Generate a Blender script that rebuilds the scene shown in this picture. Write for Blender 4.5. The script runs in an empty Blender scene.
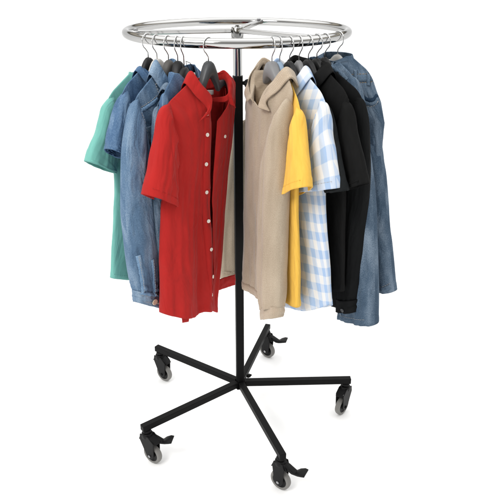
import bpy, bmesh, math, random
from mathutils import Vector, Matrix, noise
from mathutils.bvhtree import BVHTree

random.seed(4)
PI = math.pi
SC = bpy.context.scene
COL = SC.collection
ZR = 1.548            # height of the hanging ring above the floor
RR = 0.355            # ring radius (centre line)
TR = 0.0140           # ring tube radius
HB = 0.160            # height of the leg centre lines

# ------------------------------------------------------------------ helpers
def clamp(x, a=0.0, b=1.0): return a if x < a else b if x > b else x
def smooth(x):
    x = clamp(x); return x*x*(3-2*x)
def lerp(a, b, t): return a+(b-a)*t
def interp(pts, x):
    """pts sorted by key; linear interpolation with smoothed corners"""
    if x <= pts[0][0]: return pts[0][1]
    for i in range(len(pts)-1):
        if x <= pts[i+1][0]:
            t = (x-pts[i][0])/(pts[i+1][0]-pts[i][0])
            return lerp(pts[i][1], pts[i+1][1], t)
    return pts[-1][1]
def catmull(P, t):
    """smooth curve through the points P, t in 0..1"""
    n = len(P)-1
    f = clamp(t)*n; i = min(int(f), n-1); f -= i
    p1, p2 = P[i], P[i+1]
    p0 = P[i-1] if i > 0 else [2*a-b for a, b in zip(p1, p2)]
    p3 = P[i+2] if i+2 <= n else [2*b-a for a, b in zip(p1, p2)]
    r = []
    for a, b, c, d in zip(p0, p1, p2, p3):
        r.append(.5*((2*b)+(-a+c)*f+(2*a-5*b+4*c-d)*f*f+(-a+3*b-3*c+d)*f**3))
    return r

def link(o, parent=None):
    COL.objects.link(o)
    if parent is not None: o.parent = parent
    return o
def empty(name, loc, rz=0.0):
    o = bpy.data.objects.new(name, None); o.empty_display_size = .05
    o.location = loc; o.rotation_euler = (0, 0, rz)
    return link(o)
def tag(o, label=None, cat=None, group=None, kind=None):
    if label: o['label'] = label
    if cat: o['category'] = cat
    if group: o['group'] = group
    if kind: o['kind'] = kind
    return o
def bm_obj(name, bm, mat, parent=None, smooth_it=True, bevel=None, solid=None, auto=None):
    bmesh.ops.recalc_face_normals(bm, faces=bm.faces[:])
    me = bpy.data.meshes.new(name); bm.to_mesh(me); bm.free()
    for p in me.polygons: p.use_smooth = smooth_it
    if auto is not None:
        me.set_sharp_from_angle(angle=math.radians(auto))
    o = bpy.data.objects.new(name, me)
    if mat: me.materials.append(mat)
    link(o, parent)
    if bevel:
        b = o.modifiers.new('bevel', 'BEVEL'); b.width = bevel; b.segments = 2; b.limit_method = 'ANGLE'
        b.angle_limit = math.radians(40)
    if solid:
        s = o.modifiers.new('cloth', 'SOLIDIFY'); s.thickness = solid; s.offset = 0
    return o

def add_box(bm, c, half, rot=None):
    r = bmesh.ops.create_cube(bm, size=2.0)
    M = Matrix.Translation(c) @ (rot.to_4x4() if rot else Matrix()) @ Matrix.Diagonal((*half, 1))
    bmesh.ops.transform(bm, matrix=M, verts=r['verts'])
    return r['verts']
def frame_of(d):
    d = Vector(d).normalized()
    up = Vector((0, 0, 1)) if abs(d.z) < .95 else Vector((1, 0, 0))
    a = d.cross(up).normalized(); b = a.cross(d).normalized()
    return a, b
def add_tube(bm, pts, r, n=12, cap=True):
    """round tube along a polyline; r a number or one per point"""
    pts = [Vector(p) for p in pts]
    R = r if isinstance(r, (list, tuple)) else [r]*len(pts)
    rings = []; a_prev = None
    for i, p in enumerate(pts):
        d = (pts[min(i+1, len(pts)-1)]-pts[max(i-1, 0)])
        a, b = frame_of(d)
        if a_prev is not None:
            dn = d.normalized(); a = (a_prev-dn*a_prev.dot(dn)).normalized(); b = dn.cross(a)*-1
        a_prev = a
        rings.append([bm.verts.new(p+(a*math.cos(t)+b*math.sin(t))*R[i]) for t in [2*PI*k/n for k in range(n)]])
    for i in range(len(rings)-1):
        for k in range(n):
            bm.faces.new((rings[i][k], rings[i][(k+1) % n], rings[i+1][(k+1) % n], rings[i+1][k]))
    if cap:
        bm.faces.new(rings[0][::-1]); bm.faces.new(rings[-1])
def add_lathe(bm, prof, n=32, M=Matrix()):
    """prof: (r, h) pairs revolved round local z, then placed by M"""
    rings = []
    for r, h in prof:
        rings.append([bm.verts.new(M @ Vector((r*math.cos(2*PI*k/n), r*math.sin(2*PI*k/n), h))) for k in range(n)])
    for i in range(len(rings)-1):
        for k in range(n):
            bm.faces.new((rings[i][k], rings[i][(k+1) % n], rings[i+1][(k+1) % n], rings[i+1][k]))
    return rings
def add_disc_solid(bm, prof, n=32, M=Matrix()):
    rg = add_lathe(bm, prof, n, M)
    bm.faces.new(rg[0][::-1]); bm.faces.new(rg[-1])
def axis_matrix(c, z):
    z = Vector(z).normalized(); a, b = frame_of(z)
    return Matrix.Translation(c) @ Matrix((a, b, z)).transposed().to_4x4()

# ------------------------------------------------------------------ materials
def new_mat(name):
    m = bpy.data.materials.new(name); m.use_nodes = True
    nt = m.node_tree; p = nt.nodes['Principled BSDF']
    return m, nt, p
def N(nt, kind, **kw):
    n = nt.nodes.new(kind)
    for k, v in kw.items():
        if k in n.inputs: n.inputs[k].default_value = v
        else: setattr(n, k, v)
    return n
def ramp(nt, stops, interp_='LINEAR'):
    r = nt.nodes.new('ShaderNodeValToRGB'); r.color_ramp.interpolation = interp_
    e = r.color_ramp.elements
    while len(e) > 1: e.remove(e[-1])
    e[0].position, e[0].color = stops[0][0], (*stops[0][1], 1)
    for pos, c in stops[1:]:
        k = e.new(pos); k.color = (*c, 1)
    return r
def scaled_uv(nt, sx, sy):
    uv = nt.nodes.new('ShaderNodeUVMap'); uv.uv_map = 'UVMap'
    m = nt.nodes.new('ShaderNodeMapping'); m.inputs['Scale'].default_value = (sx, sy, 1)
    nt.links.new(uv.outputs['UV'], m.inputs['Vector'])
    return m.outputs['Vector']
def metal_mat(name, col, rough, metallic=1.0, noise_r=0.0, coat=0.0, bump=0.0, spec=.5):
    m, nt, p = new_mat(name)
    p.inputs['Base Color'].default_value = (*col, 1)
    p.inputs['Metallic'].default_value = metallic
    p.inputs['Roughness'].default_value = rough
    p.inputs['Coat Weight'].default_value = coat
    p.inputs['Specular IOR Level'].default_value = spec
    tc = N(nt, 'ShaderNodeTexCoord')
    if noise_r:
        n = N(nt, 'ShaderNodeTexNoise', Scale=38.0, Detail=5.0)
        nt.links.new(tc.outputs['Object'], n.inputs['Vector'])
        mr = N(nt, 'ShaderNodeMapRange'); mr.inputs['To Min'].default_value = rough-noise_r; mr.inputs['To Max'].default_value = rough+noise_r
        nt.links.new(n.outputs['Fac'], mr.inputs['Value']); nt.links.new(mr.outputs['Result'], p.inputs['Roughness'])
    if bump:
        n = N(nt, 'ShaderNodeTexNoise', Scale=420.0, Detail=2.0)
        nt.links.new(tc.outputs['Object'], n.inputs['Vector'])
        b = N(nt, 'ShaderNodeBump', Strength=bump, Distance=.001)
        nt.links.new(n.outputs['Fac'], b.inputs['Height']); nt.links.new(b.outputs['Normal'], p.inputs['Normal'])
    return m
def cloth_mat(name, c_dark, c_light, weave=1500., streak=(60, 12), bump=.25, rough=.9, sheen=.15, contrast=(.3, .7), crumple=.0, fine=.0, spec=.2):
    """plain woven or jersey cloth: tone wanders gently, fine weave bump"""
    m, nt, p = new_mat(name)
    p.inputs['Roughness'].default_value = rough
    p.inputs['Specular IOR Level'].default_value = spec
    p.inputs['Sheen Weight'].default_value = sheen; p.inputs['Sheen Roughness'].default_value = .5
    n = N(nt, 'ShaderNodeTexNoise', Scale=1.0, Detail=4.0, Roughness=.6)
    nt.links.new(scaled_uv(nt, *streak), n.inputs['Vector'])
    r = ramp(nt, [(contrast[0], c_dark), (contrast[1], c_light)])
    nt.links.new(n.outputs['Fac'], r.inputs['Fac'])
    out = r.outputs['Color']
    if fine:
        f = N(nt, 'ShaderNodeTexNoise', Scale=1.0, Detail=2.0, Roughness=.7)
        nt.links.new(scaled_uv(nt, 900, 700), f.inputs['Vector'])
        mx = N(nt, 'ShaderNodeMix'); mx.data_type = 'RGBA'; mx.blend_type = 'OVERLAY'; mx.inputs['Factor'].default_value = fine
        nt.links.new(out, mx.inputs['A']); nt.links.new(f.outputs['Fac'], mx.inputs['B'])
        out = mx.outputs['Result']
    nt.links.new(out, p.inputs['Base Color'])
    w = N(nt, 'ShaderNodeTexNoise', Scale=1.0, Detail=1.0)
    nt.links.new(scaled_uv(nt, weave, weave*.7), w.inputs['Vector'])
    b = N(nt, 'ShaderNodeBump', Strength=bump, Distance=.0012)
    nt.links.new(w.outputs['Fac'], b.inputs['Height'])
    last = b
    if crumple:
        c = N(nt, 'ShaderNodeTexNoise', Scale=1.0, Detail=2.5, Roughness=.45, Distortion=1.3)
        nt.links.new(scaled_uv(nt, 15, 8), c.inputs['Vector'])
        b2 = N(nt, 'ShaderNodeBump', Strength=crumple, Distance=.022)
        nt.links.new(c.outputs['Fac'], b2.inputs['Height']); nt.links.new(b.outputs['Normal'], b2.inputs['Normal']); last = b2
    nt.links.new(last.outputs['Normal'], p.inputs['Normal'])
    return m
def denim_mat(name, deep, mid, worn):
    m, nt, p = new_mat(name)
    p.inputs['Roughness'].default_value = .92; p.inputs['Specular IOR Level'].default_value = .15
    big = N(nt, 'ShaderNodeTexNoise', Scale=1.0, Detail=3.0, Roughness=.55)
    nt.links.new(scaled_uv(nt, 16, 7), big.inputs['Vector'])
    thr = N(nt, 'ShaderNodeTexNoise', Scale=1.0, Detail=3.0, Roughness=.75)
    nt.links.new(scaled_uv(nt, 950, 240), thr.inputs['Vector'])
    slub = N(nt, 'ShaderNodeTexNoise', Scale=1.0, Detail=2.0, Roughness=.7)
    nt.links.new(scaled_uv(nt, 420, 300), slub.inputs['Vector'])
    a1 = N(nt, 'ShaderNodeMath', operation='MULTIPLY_ADD'); a1.inputs[1].default_value = .55
    nt.links.new(thr.outputs['Fac'], a1.inputs[0])
    a2 = N(nt, 'ShaderNodeMath', operation='MULTIPLY_ADD'); a2.inputs[1].default_value = .9; a2.inputs[2].default_value = -.42
    nt.links.new(big.outputs['Fac'], a2.inputs[0]); nt.links.new(a2.outputs[0], a1.inputs[2])
    a3 = N(nt, 'ShaderNodeMath', operation='MULTIPLY_ADD'); a3.inputs[1].default_value = .45
    nt.links.new(slub.outputs['Fac'], a3.inputs[0]); nt.links.new(a1.outputs[0], a3.inputs[2])
    r = ramp(nt, [(.22, deep), (.5, mid), (.82, worn)])
    nt.links.new(a3.outputs[0], r.inputs['Fac']); nt.links.new(r.outputs['Color'], p.inputs['Base Color'])
    tw = N(nt, 'ShaderNodeTexWave', wave_type='BANDS', bands_direction='DIAGONAL'); tw.inputs['Scale'].default_value = 1.0; tw.inputs['Distortion'].default_value = .6
    nt.links.new(scaled_uv(nt, 230, 230), tw.inputs['Vector'])
    b = N(nt, 'ShaderNodeBump', Strength=.2, Distance=.0008)
    nt.links.new(tw.outputs['Fac'], b.inputs['Height'])
    c = N(nt, 'ShaderNodeTexNoise', Scale=1.0, Detail=3.0, Distortion=.8)
    nt.links.new(scaled_uv(nt, 24, 15), c.inputs['Vector'])
    b2 = N(nt, 'ShaderNodeBump', Strength=.6, Distance=.018)
    nt.links.new(c.outputs['Fac'], b2.inputs['Height']); nt.links.new(b.outputs['Normal'], b2.inputs['Normal'])
    nt.links.new(b2.outputs['Normal'], p.inputs['Normal'])
    return m
def check_mat(name, cream, mid, blue, period):
    m, nt, p = new_mat(name)
    p.inputs['Roughness'].default_value = .9; p.inputs['Specular IOR Level'].default_value = .2
    uv = nt.nodes.new('ShaderNodeUVMap'); uv.uv_map = 'UVMap'
    wob = N(nt, 'ShaderNodeTexNoise', Scale=14.0, Detail=1.0)
    nt.links.new(uv.outputs['UV'], wob.inputs['Vector'])
    va = N(nt, 'ShaderNodeVectorMath', operation='MULTIPLY_ADD'); va.inputs[1].default_value = (.008, .008, 0)
    nt.links.new(wob.outputs['Color'], va.inputs[0]); nt.links.new(uv.outputs['UV'], va.inputs[2])
    sep = N(nt, 'ShaderNodeSeparateXYZ'); nt.links.new(va.outputs[0], sep.inputs[0])
    def stripe(sock, per, ph):
        a = N(nt, 'ShaderNodeMath', operation='MULTIPLY_ADD'); a.inputs[1].default_value = 2*PI/per; a.inputs[2].default_value = ph
        nt.links.new(sock, a.inputs[0])
        s = N(nt, 'ShaderNodeMath', operation='SINE'); nt.links.new(a.outputs[0], s.inputs[0])
        k = N(nt, 'ShaderNodeMapRange'); k.inputs['From Min'].default_value = -.10; k.inputs['From Max'].default_value = .10
        nt.links.new(s.outputs[0], k.inputs['Value']); return k.outputs['Result']
    sx = stripe(sep.outputs['X'], period*.92, .6); sy = stripe(sep.outputs['Y'], period, 1.1)
    ad = N(nt, 'ShaderNodeMath', operation='ADD'); nt.links.new(sx, ad.inputs[0]); nt.links.new(sy, ad.inputs[1])
    thr = N(nt, 'ShaderNodeTexNoise', Scale=1.0, Detail=2.0)
    nt.links.new(scaled_uv(nt, 700, 700), thr.inputs['Vector'])
    a3 = N(nt, 'ShaderNodeMath', operation='MULTIPLY_ADD'); a3.inputs[1].default_value = .34
    sb = N(nt, 'ShaderNodeMath', operation='SUBTRACT'); sb.inputs[1].default_value = .17
    nt.links.new(ad.outputs[0], sb.inputs[0])
    nt.links.new(thr.outputs['Fac'], a3.inputs[0]); nt.links.new(sb.outputs[0], a3.inputs[2])
    hf = N(nt, 'ShaderNodeMath', operation='MULTIPLY'); hf.inputs[1].default_value = .5; nt.links.new(a3.outputs[0], hf.inputs[0])
    r = ramp(nt, [(0, cream), (.5, mid), (1, blue)])
    nt.links.new(hf.outputs[0], r.inputs['Fac']); nt.links.new(r.outputs['Color'], p.inputs['Base Color'])
    c = N(nt, 'ShaderNodeTexNoise', Scale=1.0, Detail=3.0, Distortion=.6)
    nt.links.new(scaled_uv(nt, 26, 12), c.inputs['Vector'])
    b2 = N(nt, 'ShaderNodeBump', Strength=.3, Distance=.012); nt.links.new(c.outputs['Fac'], b2.inputs['Height'])
    nt.links.new(b2.outputs['Normal'], p.inputs['Normal'])
    return m
def knit_mat(name, c_dark, c_light, rib=False):
    m, nt, p = new_mat(name)
    p.inputs['Roughness'].default_value = .95; p.inputs['Specular IOR Level'].default_value = .1
    p.inputs['Sheen Weight'].default_value = .25
    n1 = N(nt, 'ShaderNodeTexNoise', Scale=1.0, Detail=3.0, Roughness=.7); nt.links.new(scaled_uv(nt, 420, 380), n1.inputs['Vector'])
    n2 = N(nt, 'ShaderNodeTexNoise', Scale=1.0, Detail=2.0); nt.links.new(scaled_uv(nt, 22, 9), n2.inputs['Vector'])
    a = N(nt, 'ShaderNodeMath', operation='MULTIPLY_ADD'); a.inputs[1].default_value = .35
    nt.links.new(n2.outputs['Fac'], a.inputs[0])
    h = N(nt, 'ShaderNodeMath', operation='MULTIPLY'); h.inputs[1].default_value = .65; nt.links.new(n1.outputs['Fac'], h.inputs[0])
    nt.links.new(h.outputs[0], a.inputs[2])
    r = ramp(nt, [(.3, c_dark), (.7, c_light)]); nt.links.new(a.outputs[0], r.inputs['Fac'])
    nt.links.new(r.outputs['Color'], p.inputs['Base Color'])
    w = N(nt, 'ShaderNodeTexWave', wave_type='BANDS', bands_direction='X'); w.inputs['Scale'].default_value = 1.0; w.inputs['Distortion'].default_value = .8
    nt.links.new(scaled_uv(nt, 75 if rib else 110, 40), w.inputs['Vector'])
    b = N(nt, 'ShaderNodeBump', Strength=.5 if rib else .25, Distance=.0025 if rib else .0012); nt.links.new(w.outputs['Fac'], b.inputs['Height'])
    b2 = N(nt, 'ShaderNodeBump', Strength=.3, Distance=.002); nt.links.new(n1.outputs['Fac'], b2.inputs['Height']); nt.links.new(b.outputs['Normal'], b2.inputs['Normal'])
    nt.links.new(b2.outputs['Normal'], p.inputs['Normal'])
    return m

M_CHROME = metal_mat('chrome', (.47, .468, .462), .075, noise_r=.025)
M_CHROME.node_tree.nodes['Principled BSDF'].inputs['Specular Tint'].default_value = (.72, .72, .72, 1)
M_ZINC = metal_mat('zinc_wire', (.62, .62, .62), .22)
M_BLACK = metal_mat('black_powder_coat', (.0055, .0055, .0057), .5, 0.0, noise_r=.06, bump=.12, spec=.09)
M_PLASTIC = metal_mat('black_plastic', (.006, .006, .0064), .42, 0.0, noise_r=.05, spec=.14)
M_TYRE = metal_mat('grey_rubber', (.20, .195, .185), .6, 0.0, noise_r=.08, bump=.1, spec=.3)
M_STEEL = metal_mat('dull_steel', (.35, .35, .36), .35)
M_HB = metal_mat('hanger_black', (.012, .012, .013), .5, 0.0, spec=.3)
M_HD = metal_mat('hanger_dark_grey', (.045, .048, .052), .42, 0.0, noise_r=.06, spec=.4)
M_HG = metal_mat('hanger_mid_grey', (.20, .20, .205), .45, 0.0, noise_r=.05, spec=.4)
M_HT = metal_mat('hanger_taupe', (.085, .08, .075), .5, 0.0, noise_r=.05, spec=.3)
M_HW = metal_mat('hanger_pale', (.50, .485, .46), .5, 0.0, noise_r=.05, spec=.3)
M_HBL = metal_mat('hanger_blue_grey', (.25, .34, .45), .5, 0.0, noise_r=.05, spec=.3)
M_BTN = metal_mat('pearl_button', (.72, .68, .62), .3, 0.0, spec=.5)
M_BRASS = metal_mat('worn_brass', (.66, .58, .44), .35, .35)
M_LABEL = cloth_mat('woven_label', (.58, .56, .54), (.66, .64, .62), bump=.1)
M_RED = cloth_mat('red_poplin', (.335, .0120, .0105), (.385, .0150, .0128), streak=(14, 9), crumple=.42, bump=.2, sheen=.04, fine=.12)
M_MINT = cloth_mat('mint_jersey', (.128, .350, .308), (.152, .405, .355), streak=(40, 16), crumple=.25, bump=.25, fine=.1)
M_YEL = cloth_mat('yellow_jersey', (.70, .405, .062), (.77, .47, .082), streak=(40, 16), crumple=.3, bump=.25, sheen=.05, fine=.1)
M_CHAR = cloth_mat('charcoal_jersey', (.011, .0125, .0135), (.0155, .017, .018), streak=(40, 16), crumple=.25, bump=.25, sheen=.0, spec=.08)
M_BLK = cloth_mat('black_pique', (.0075, .0075, .0075), (.0105, .0105, .0105), streak=(40, 16), crumple=.25, bump=.25, sheen=.0, spec=.08)
M_BLK2 = cloth_mat('black_cotton', (.0062, .0066, .007), (.009, .0095, .010), streak=(40, 16), crumple=.3, bump=.2, sheen=.0, spec=.08)
M_BEIGE = knit_mat('beige_knit', (.275, .215, .152), (.49, .41, .315))
M_RIB = knit_mat('beige_rib', (.36, .28, .20), (.51, .42, .32), rib=True)
M_CHECK = check_mat('blue_gingham', (.655, .66, .662), (.49, .56, .668), (.32, .44, .635), .053)
M_DEN = denim_mat('mid_denim', (.034, .068, .124), (.094, .160, .252), (.275, .355, .445))
M_DENB = denim_mat('deep_denim', (.028, .060, .122), (.066, .126, .225), (.18, .265, .37))
M_DEND = denim_mat('dark_denim', (.018, .033, .057), (.062, .098, .145), (.23, .29, .36))
M_DENS = denim_mat('worn_denim_seam', (.050, .10, .19), (.15, .25, .38), (.40, .50, .60))
M_DENDS = denim_mat('worn_dark_denim_seam', (.022, .038, .062), (.095, .14, .195), (.33, .38, .43))
M_DENSH = denim_mat('pocket_shade_denim', (.008, .017, .033), (.018, .038, .070), (.06, .10, .15))  # darker denim tone standing in for shade at the jeans pocket
M_THR = cloth_mat('pale_thread', (.30, .30, .30), (.44, .42, .38), bump=.1)
M_THT = cloth_mat('tan_thread', (.22, .15, .08), (.36, .26, .15), bump=.1)

# ------------------------------------------------------------------ the rack
rack = empty('garment_rack', (0, 0, 0))
tag(rack, 'round chrome and black garment rack on five wheeled legs carrying all the clothes', 'garment rack')
bm = bmesh.new()
NR, NT = 200, 28
rg = []
for i in range(NR):
    a = 2*PI*i/NR
    rg.append([bm.verts.new(((RR+TR*math.cos(t))*math.cos(a), (RR+TR*math.cos(t))*math.sin(a), ZR+TR*math.sin(t)))
               for t in [2*PI*k/NT for k in range(NT)]])
for i in range(NR):
    for k in range(NT):
        bm.faces.new((rg[i][k], rg[(i+1) % NR][k], rg[(i+1) % NR][(k+1) % NT], rg[i][(k+1) % NT]))
bm_obj('ring', bm, M_CHROME, rack)
for deg in (192, 76, -44):
    a = math.radians(deg); d = Vector((math.cos(a), math.sin(a), 0)); n = Vector((-d.y, d.x, 0))
    bm = bmesh.new()
    add_box(bm, d*((RR+.012)/2)+Vector((0, 0, ZR+.001)), ((RR-.030)/2, .0125, .0070), Matrix((d, n, Vector((0, 0, 1)))).transposed())
    sp = bm_obj('spoke', bm, M_CHROME, rack, bevel=.003, auto=35)
    bm = bmesh.new()
    add_disc_solid(bm, [(.0055, 0), (.0075, .001), (.0075, .004), (.004, .006)], 10, Matrix.Translation(d*(RR-.030)+Vector((0, 0, ZR+.0075))))
    bm_obj('bolt', bm, M_STEEL, sp, auto=35)
bm = bmesh.new()
add_disc_solid(bm, [(.017, -.040), (.020, -.038), (.020, .009), (.018, .012), (.008, .0125), (.007, .017), (.003, .018)], 32, Matrix.Translation((0, 0, ZR)))
bm_obj('hub', bm, M_CHROME, rack, auto=35)
bm = bmesh.new()
add_disc_solid(bm, [(.0150, 1.355), (.0150, ZR-.039)], 40)
bm_obj('upper_pole', bm, M_CHROME, rack, auto=40)
bm = bmesh.new()
add_box(bm, (0, 0, .7685), (.0155, .0155, .6355), Matrix.Rotation(math.radians(8), 3, 'Z'))
bm_obj('lower_pole', bm, M_BLACK, rack, bevel=.003, auto=35)
bm = bmesh.new()
add_disc_solid(bm, [(.0165, 0), (.0175, .002), (.0175, .008), (.0155, .0095)], 32, Matrix.Translation((0, 0, 1.3975)))
bm_obj('pole_cap', bm, M_PLASTIC, rack, auto=35)
# star knob that locks the pole
kd = Vector((.93, -.37, 0)).normalized()
bm = bmesh.new()
Mk = axis_matrix(Vector((0, 0, 1.383))+kd*.030, kd)
rings = []
for r_, h in [(.004, -.016), (.008, -.004), (.0118, -.001), (.0130, .003), (.0125, .008), (.009, .011), (.003, .0115)]:
    rings.append([bm.verts.new(Mk @ Vector(((r_*(1+(.16*math.cos(6*t) if r_ > .0085 else 0)))*math.cos(t),
                 (r_*(1+(.16*math.cos(6*t) if r_ > .0085 else 0)))*math.sin(t), h))) for t in [2*PI*k/48 for k in range(48)]])
for i in range(len(rings)-1):
    for k in range(48):
        bm.faces.new((rings[i][k], rings[i][(k+1) % 48], rings[i+1][(k+1) % 48], rings[i+1][k]))
bm.faces.new(rings[0][::-1]); bm.faces.new(rings[-1])
bm_obj('locking_knob', bm, M_PLASTIC, rack, auto=50)
# five-legged base
LEG = .4486; PHI = .0191
bm = bmesh.new()
add_disc_solid(bm, [(.026, HB-.016), (.030, HB-.014), (.030, HB-.0128), (.022, HB-.0127)], 32)
bm_obj('base_plate', bm, M_BLACK, rack, auto=35)
bm = bmesh.new()
add_tube(bm, [(.030, .020, HB+.016), (.041, .026, HB+.016)], .0085, 6)
add_tube(bm, [(.041, .026, HB+.016), (.047, .029, HB+.016)], .0045, 8)
bm_obj('clamp_bolt', bm, M_BLACK, rack, auto=35)
def caster(pos, heading, brake, trail, swing=None):
    """swivel caster under a leg end: pos = underside of the leg; heading = way the wheel rolls"""
    h = Vector((heading[0], heading[1], 0)).normalized(); s = Vector((-h.y, h.x, 0))
    R3 = Matrix((h, s, Vector((0, 0, 1)))).transposed()
    W = .0405
    def P(a, b, z): return Vector((pos[0], pos[1], 0))+h*a+s*b+Vector((0, 0, z))
    top = pos[2]
    bm = bmesh.new()
    # stem, bearing cup and two curved cheeks in one casting
    add_disc_solid(bm, [(.009, top-.030), (.009, top+.0), ], 20, Matrix.Translation((pos[0], pos[1], 0)))
    add_disc_solid(bm, [(.013, top-.012), (.0165, top-.010), (.0165, top-.003), (.012, top-.0005)], 24, Matrix.Translation((pos[0], pos[1], 0)))
    add_disc_solid(bm, [(.012, top-.040), (.0205, top-.036), (.0225, top-.026), (.0205, top-.015), (.012, top-.0125)], 28, Matrix.Translation((pos[0], pos[1], 0)))
    for sg in (-1, 1):
        # cheek outline in the rolling plane
        out = [(-.020, top-.018), (.020, top-.018), (trail+.024, top-.040), (trail+.020, W+.006), (trail+.012, W-.012), (trail, W-.016), (trail-.012, W-.012), (trail-.019, W+.004), (-.024, top-.044)]
        ya, yb = sg*.0150, sg*.0195
        A = [bm.verts.new(P(a, ya, z)) for a, z in out]; B = [bm.verts.new(P(a, yb, z)) for a, z in out]
        bm.faces.new(A); bm.faces.new(B[::-1])
        for i in range(len(out)):
            j = (i+1) % len(out); bm.faces.new((A[i], B[i], B[j], A[j]))
    # crown joining the cheeks over the wheel
    cr = [(-.030, top-.050), (-.022, top-.030), (0, top-.0185), (.022, top-.026), (trail+.030, top-.044)]
    for (a0, z0), (a1, z1) in zip(cr, cr[1:]):
        d = Vector((a1-a0, z1-z0)); L = d.length
        ang = math.atan2(z1-z0, a1-a0)
        Rr = R3 @ Matrix.Rotation(-ang, 3, 'Y')
        add_box(bm, P((a0+a1)/2, 0, (z0+z1)/2), (L/2+.002, .0148, .0022), Rr)
    o = bm_obj('caster', bm, M_PLASTIC, rack, bevel=.0018, auto=35)
    bm = bmesh.new()
    Mw = axis_matrix(P(trail, 0, W), s)
    prof = [(.0285, -.0098), (.0330, -.0112), (.0372, -.0104), (.0395, -.0075), (.0405, -.003), (.0405, .003), (.0395, .0075), (.0372, .0104), (.0330, .0112), (.0285, .0098)]
    add_lathe(bm, prof+[prof[0]], 48, Mw)
    bm_obj('tyre', bm, M_TYRE, o)
    bm = bmesh.new()
    add_disc_solid(bm, [(.008, -.0115), (.012, -.0112), (.014, -.007), (.024, -.0065), (.0288, -.0100), (.0288, .0100), (.024, .0065), (.014, .007), (.012, .0112), (.008, .0115)], 36, Mw)
    bm_obj('wheel_hub', bm, M_PLASTIC, o, auto=40)
    bm = bmesh.new()
    add_disc_solid(bm, [(.0045, -.0235), (.0062, -.0225), (.0062, -.0190), (.0040, -.0185), (.0040, .0185), (.0062, .0190), (.0062, .0225), (.0045, .0235)], 6, Mw)
    bm_obj('axle_bolt', bm, M_STEEL if brake else M_PLASTIC, o, auto=35)
    if brake:
        bm = bmesh.new()
        k = Vector((swing[0], swing[1], 0)).normalized(); ks = Vector((-k.y, k.x, 0))
        def Q(a, b, z): return Vector((pos[0], pos[1], 0))+k*a+ks*b+Vector((0, 0, z))
        spine = [(.006, top-.030, .013, .006), (.030, top-.036, .0135, .008), (.048, top-.046, .0130, .0075), (.060, top-.050, .012, .0045), (.072, top-.043, .0180, .0055), (.088, top-.037, .0215, .0048), (.100, top-.036, .0205, .003)]
        prev = None
        for a, z, w, t in spine:
            ring = [bm.verts.new(Q(a, b, z+zz)) for b, zz in ((-w, -t), (w, -t), (w, t*.6), (w*.7, t), (-w*.7, t), (-w, t*.6))]
            if prev:
                for i in range(6): bm.faces.new((prev[i], prev[(i+1) % 6], ring[(i+1) % 6], ring[i]))
            else: bm.faces.new(ring[::-1])
            prev = ring
        bm.faces.new(prev)
        bm_obj('brake_pedal', bm, M_PLASTIC, o, bevel=.0015, auto=35)
CAST = [((-.66, -.75), False, .018, None), ((.80, -.60), True, .004, (.95, -.30)), ((.80, -.60), False, .020, None),
        ((.82, -.57), True, .022, (.98, -.18)), ((.80, -.60), True, .002, (.88, -.48))]
for k in range(5):
    a = PHI+2*PI*k/5; d = Vector((math.cos(a), math.sin(a), 0)); n = Vector((-d.y, d.x, 0))
    R3 = Matrix((d, n, Vector((0, 0, 1)))).transposed()
    bm = bmesh.new()
    add_box(bm, d*((LEG+.014+.017)/2)+Vector((0, 0, HB)), ((LEG+.014-.017)/2, .0125, .0125), R3)
    bm_obj('leg', bm, M_BLACK, rack, bevel=.002, auto=35)
    hd, br, tr, sw = CAST[k]
    caster(d*(LEG-.006)+Vector((0, 0, HB-.0127)), hd, br, tr, sw)

# ------------------------------------------------------------------ cloth building
def fold(seed, q, v, side, A, fine=1.0, fx=1.0):
    vv = smooth(v*1.15)
    n1 = noise.noise((q*2.3*fx+seed*3.17, v*.75+side*5.3, seed*1.7))
    n2 = noise.noise((q*5.2*fx+seed*1.37+.6*v, v*1.5+side*7.1, seed+9.2))
    r2 = (.5-abs(n2))*1.1
    n3 = noise.noise((q*7.5*fx+v*4.5, v*7.5-q*3.2+seed, seed+17.9+side))
    n4 = noise.noise((q*13*fx-v*6, v*12+q*4+seed, seed+27.9+side))
    return A*((.22+.78*vv)*(1.05*n1+.55*r2)+fine*(.17*n3+.08*n4))

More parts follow.
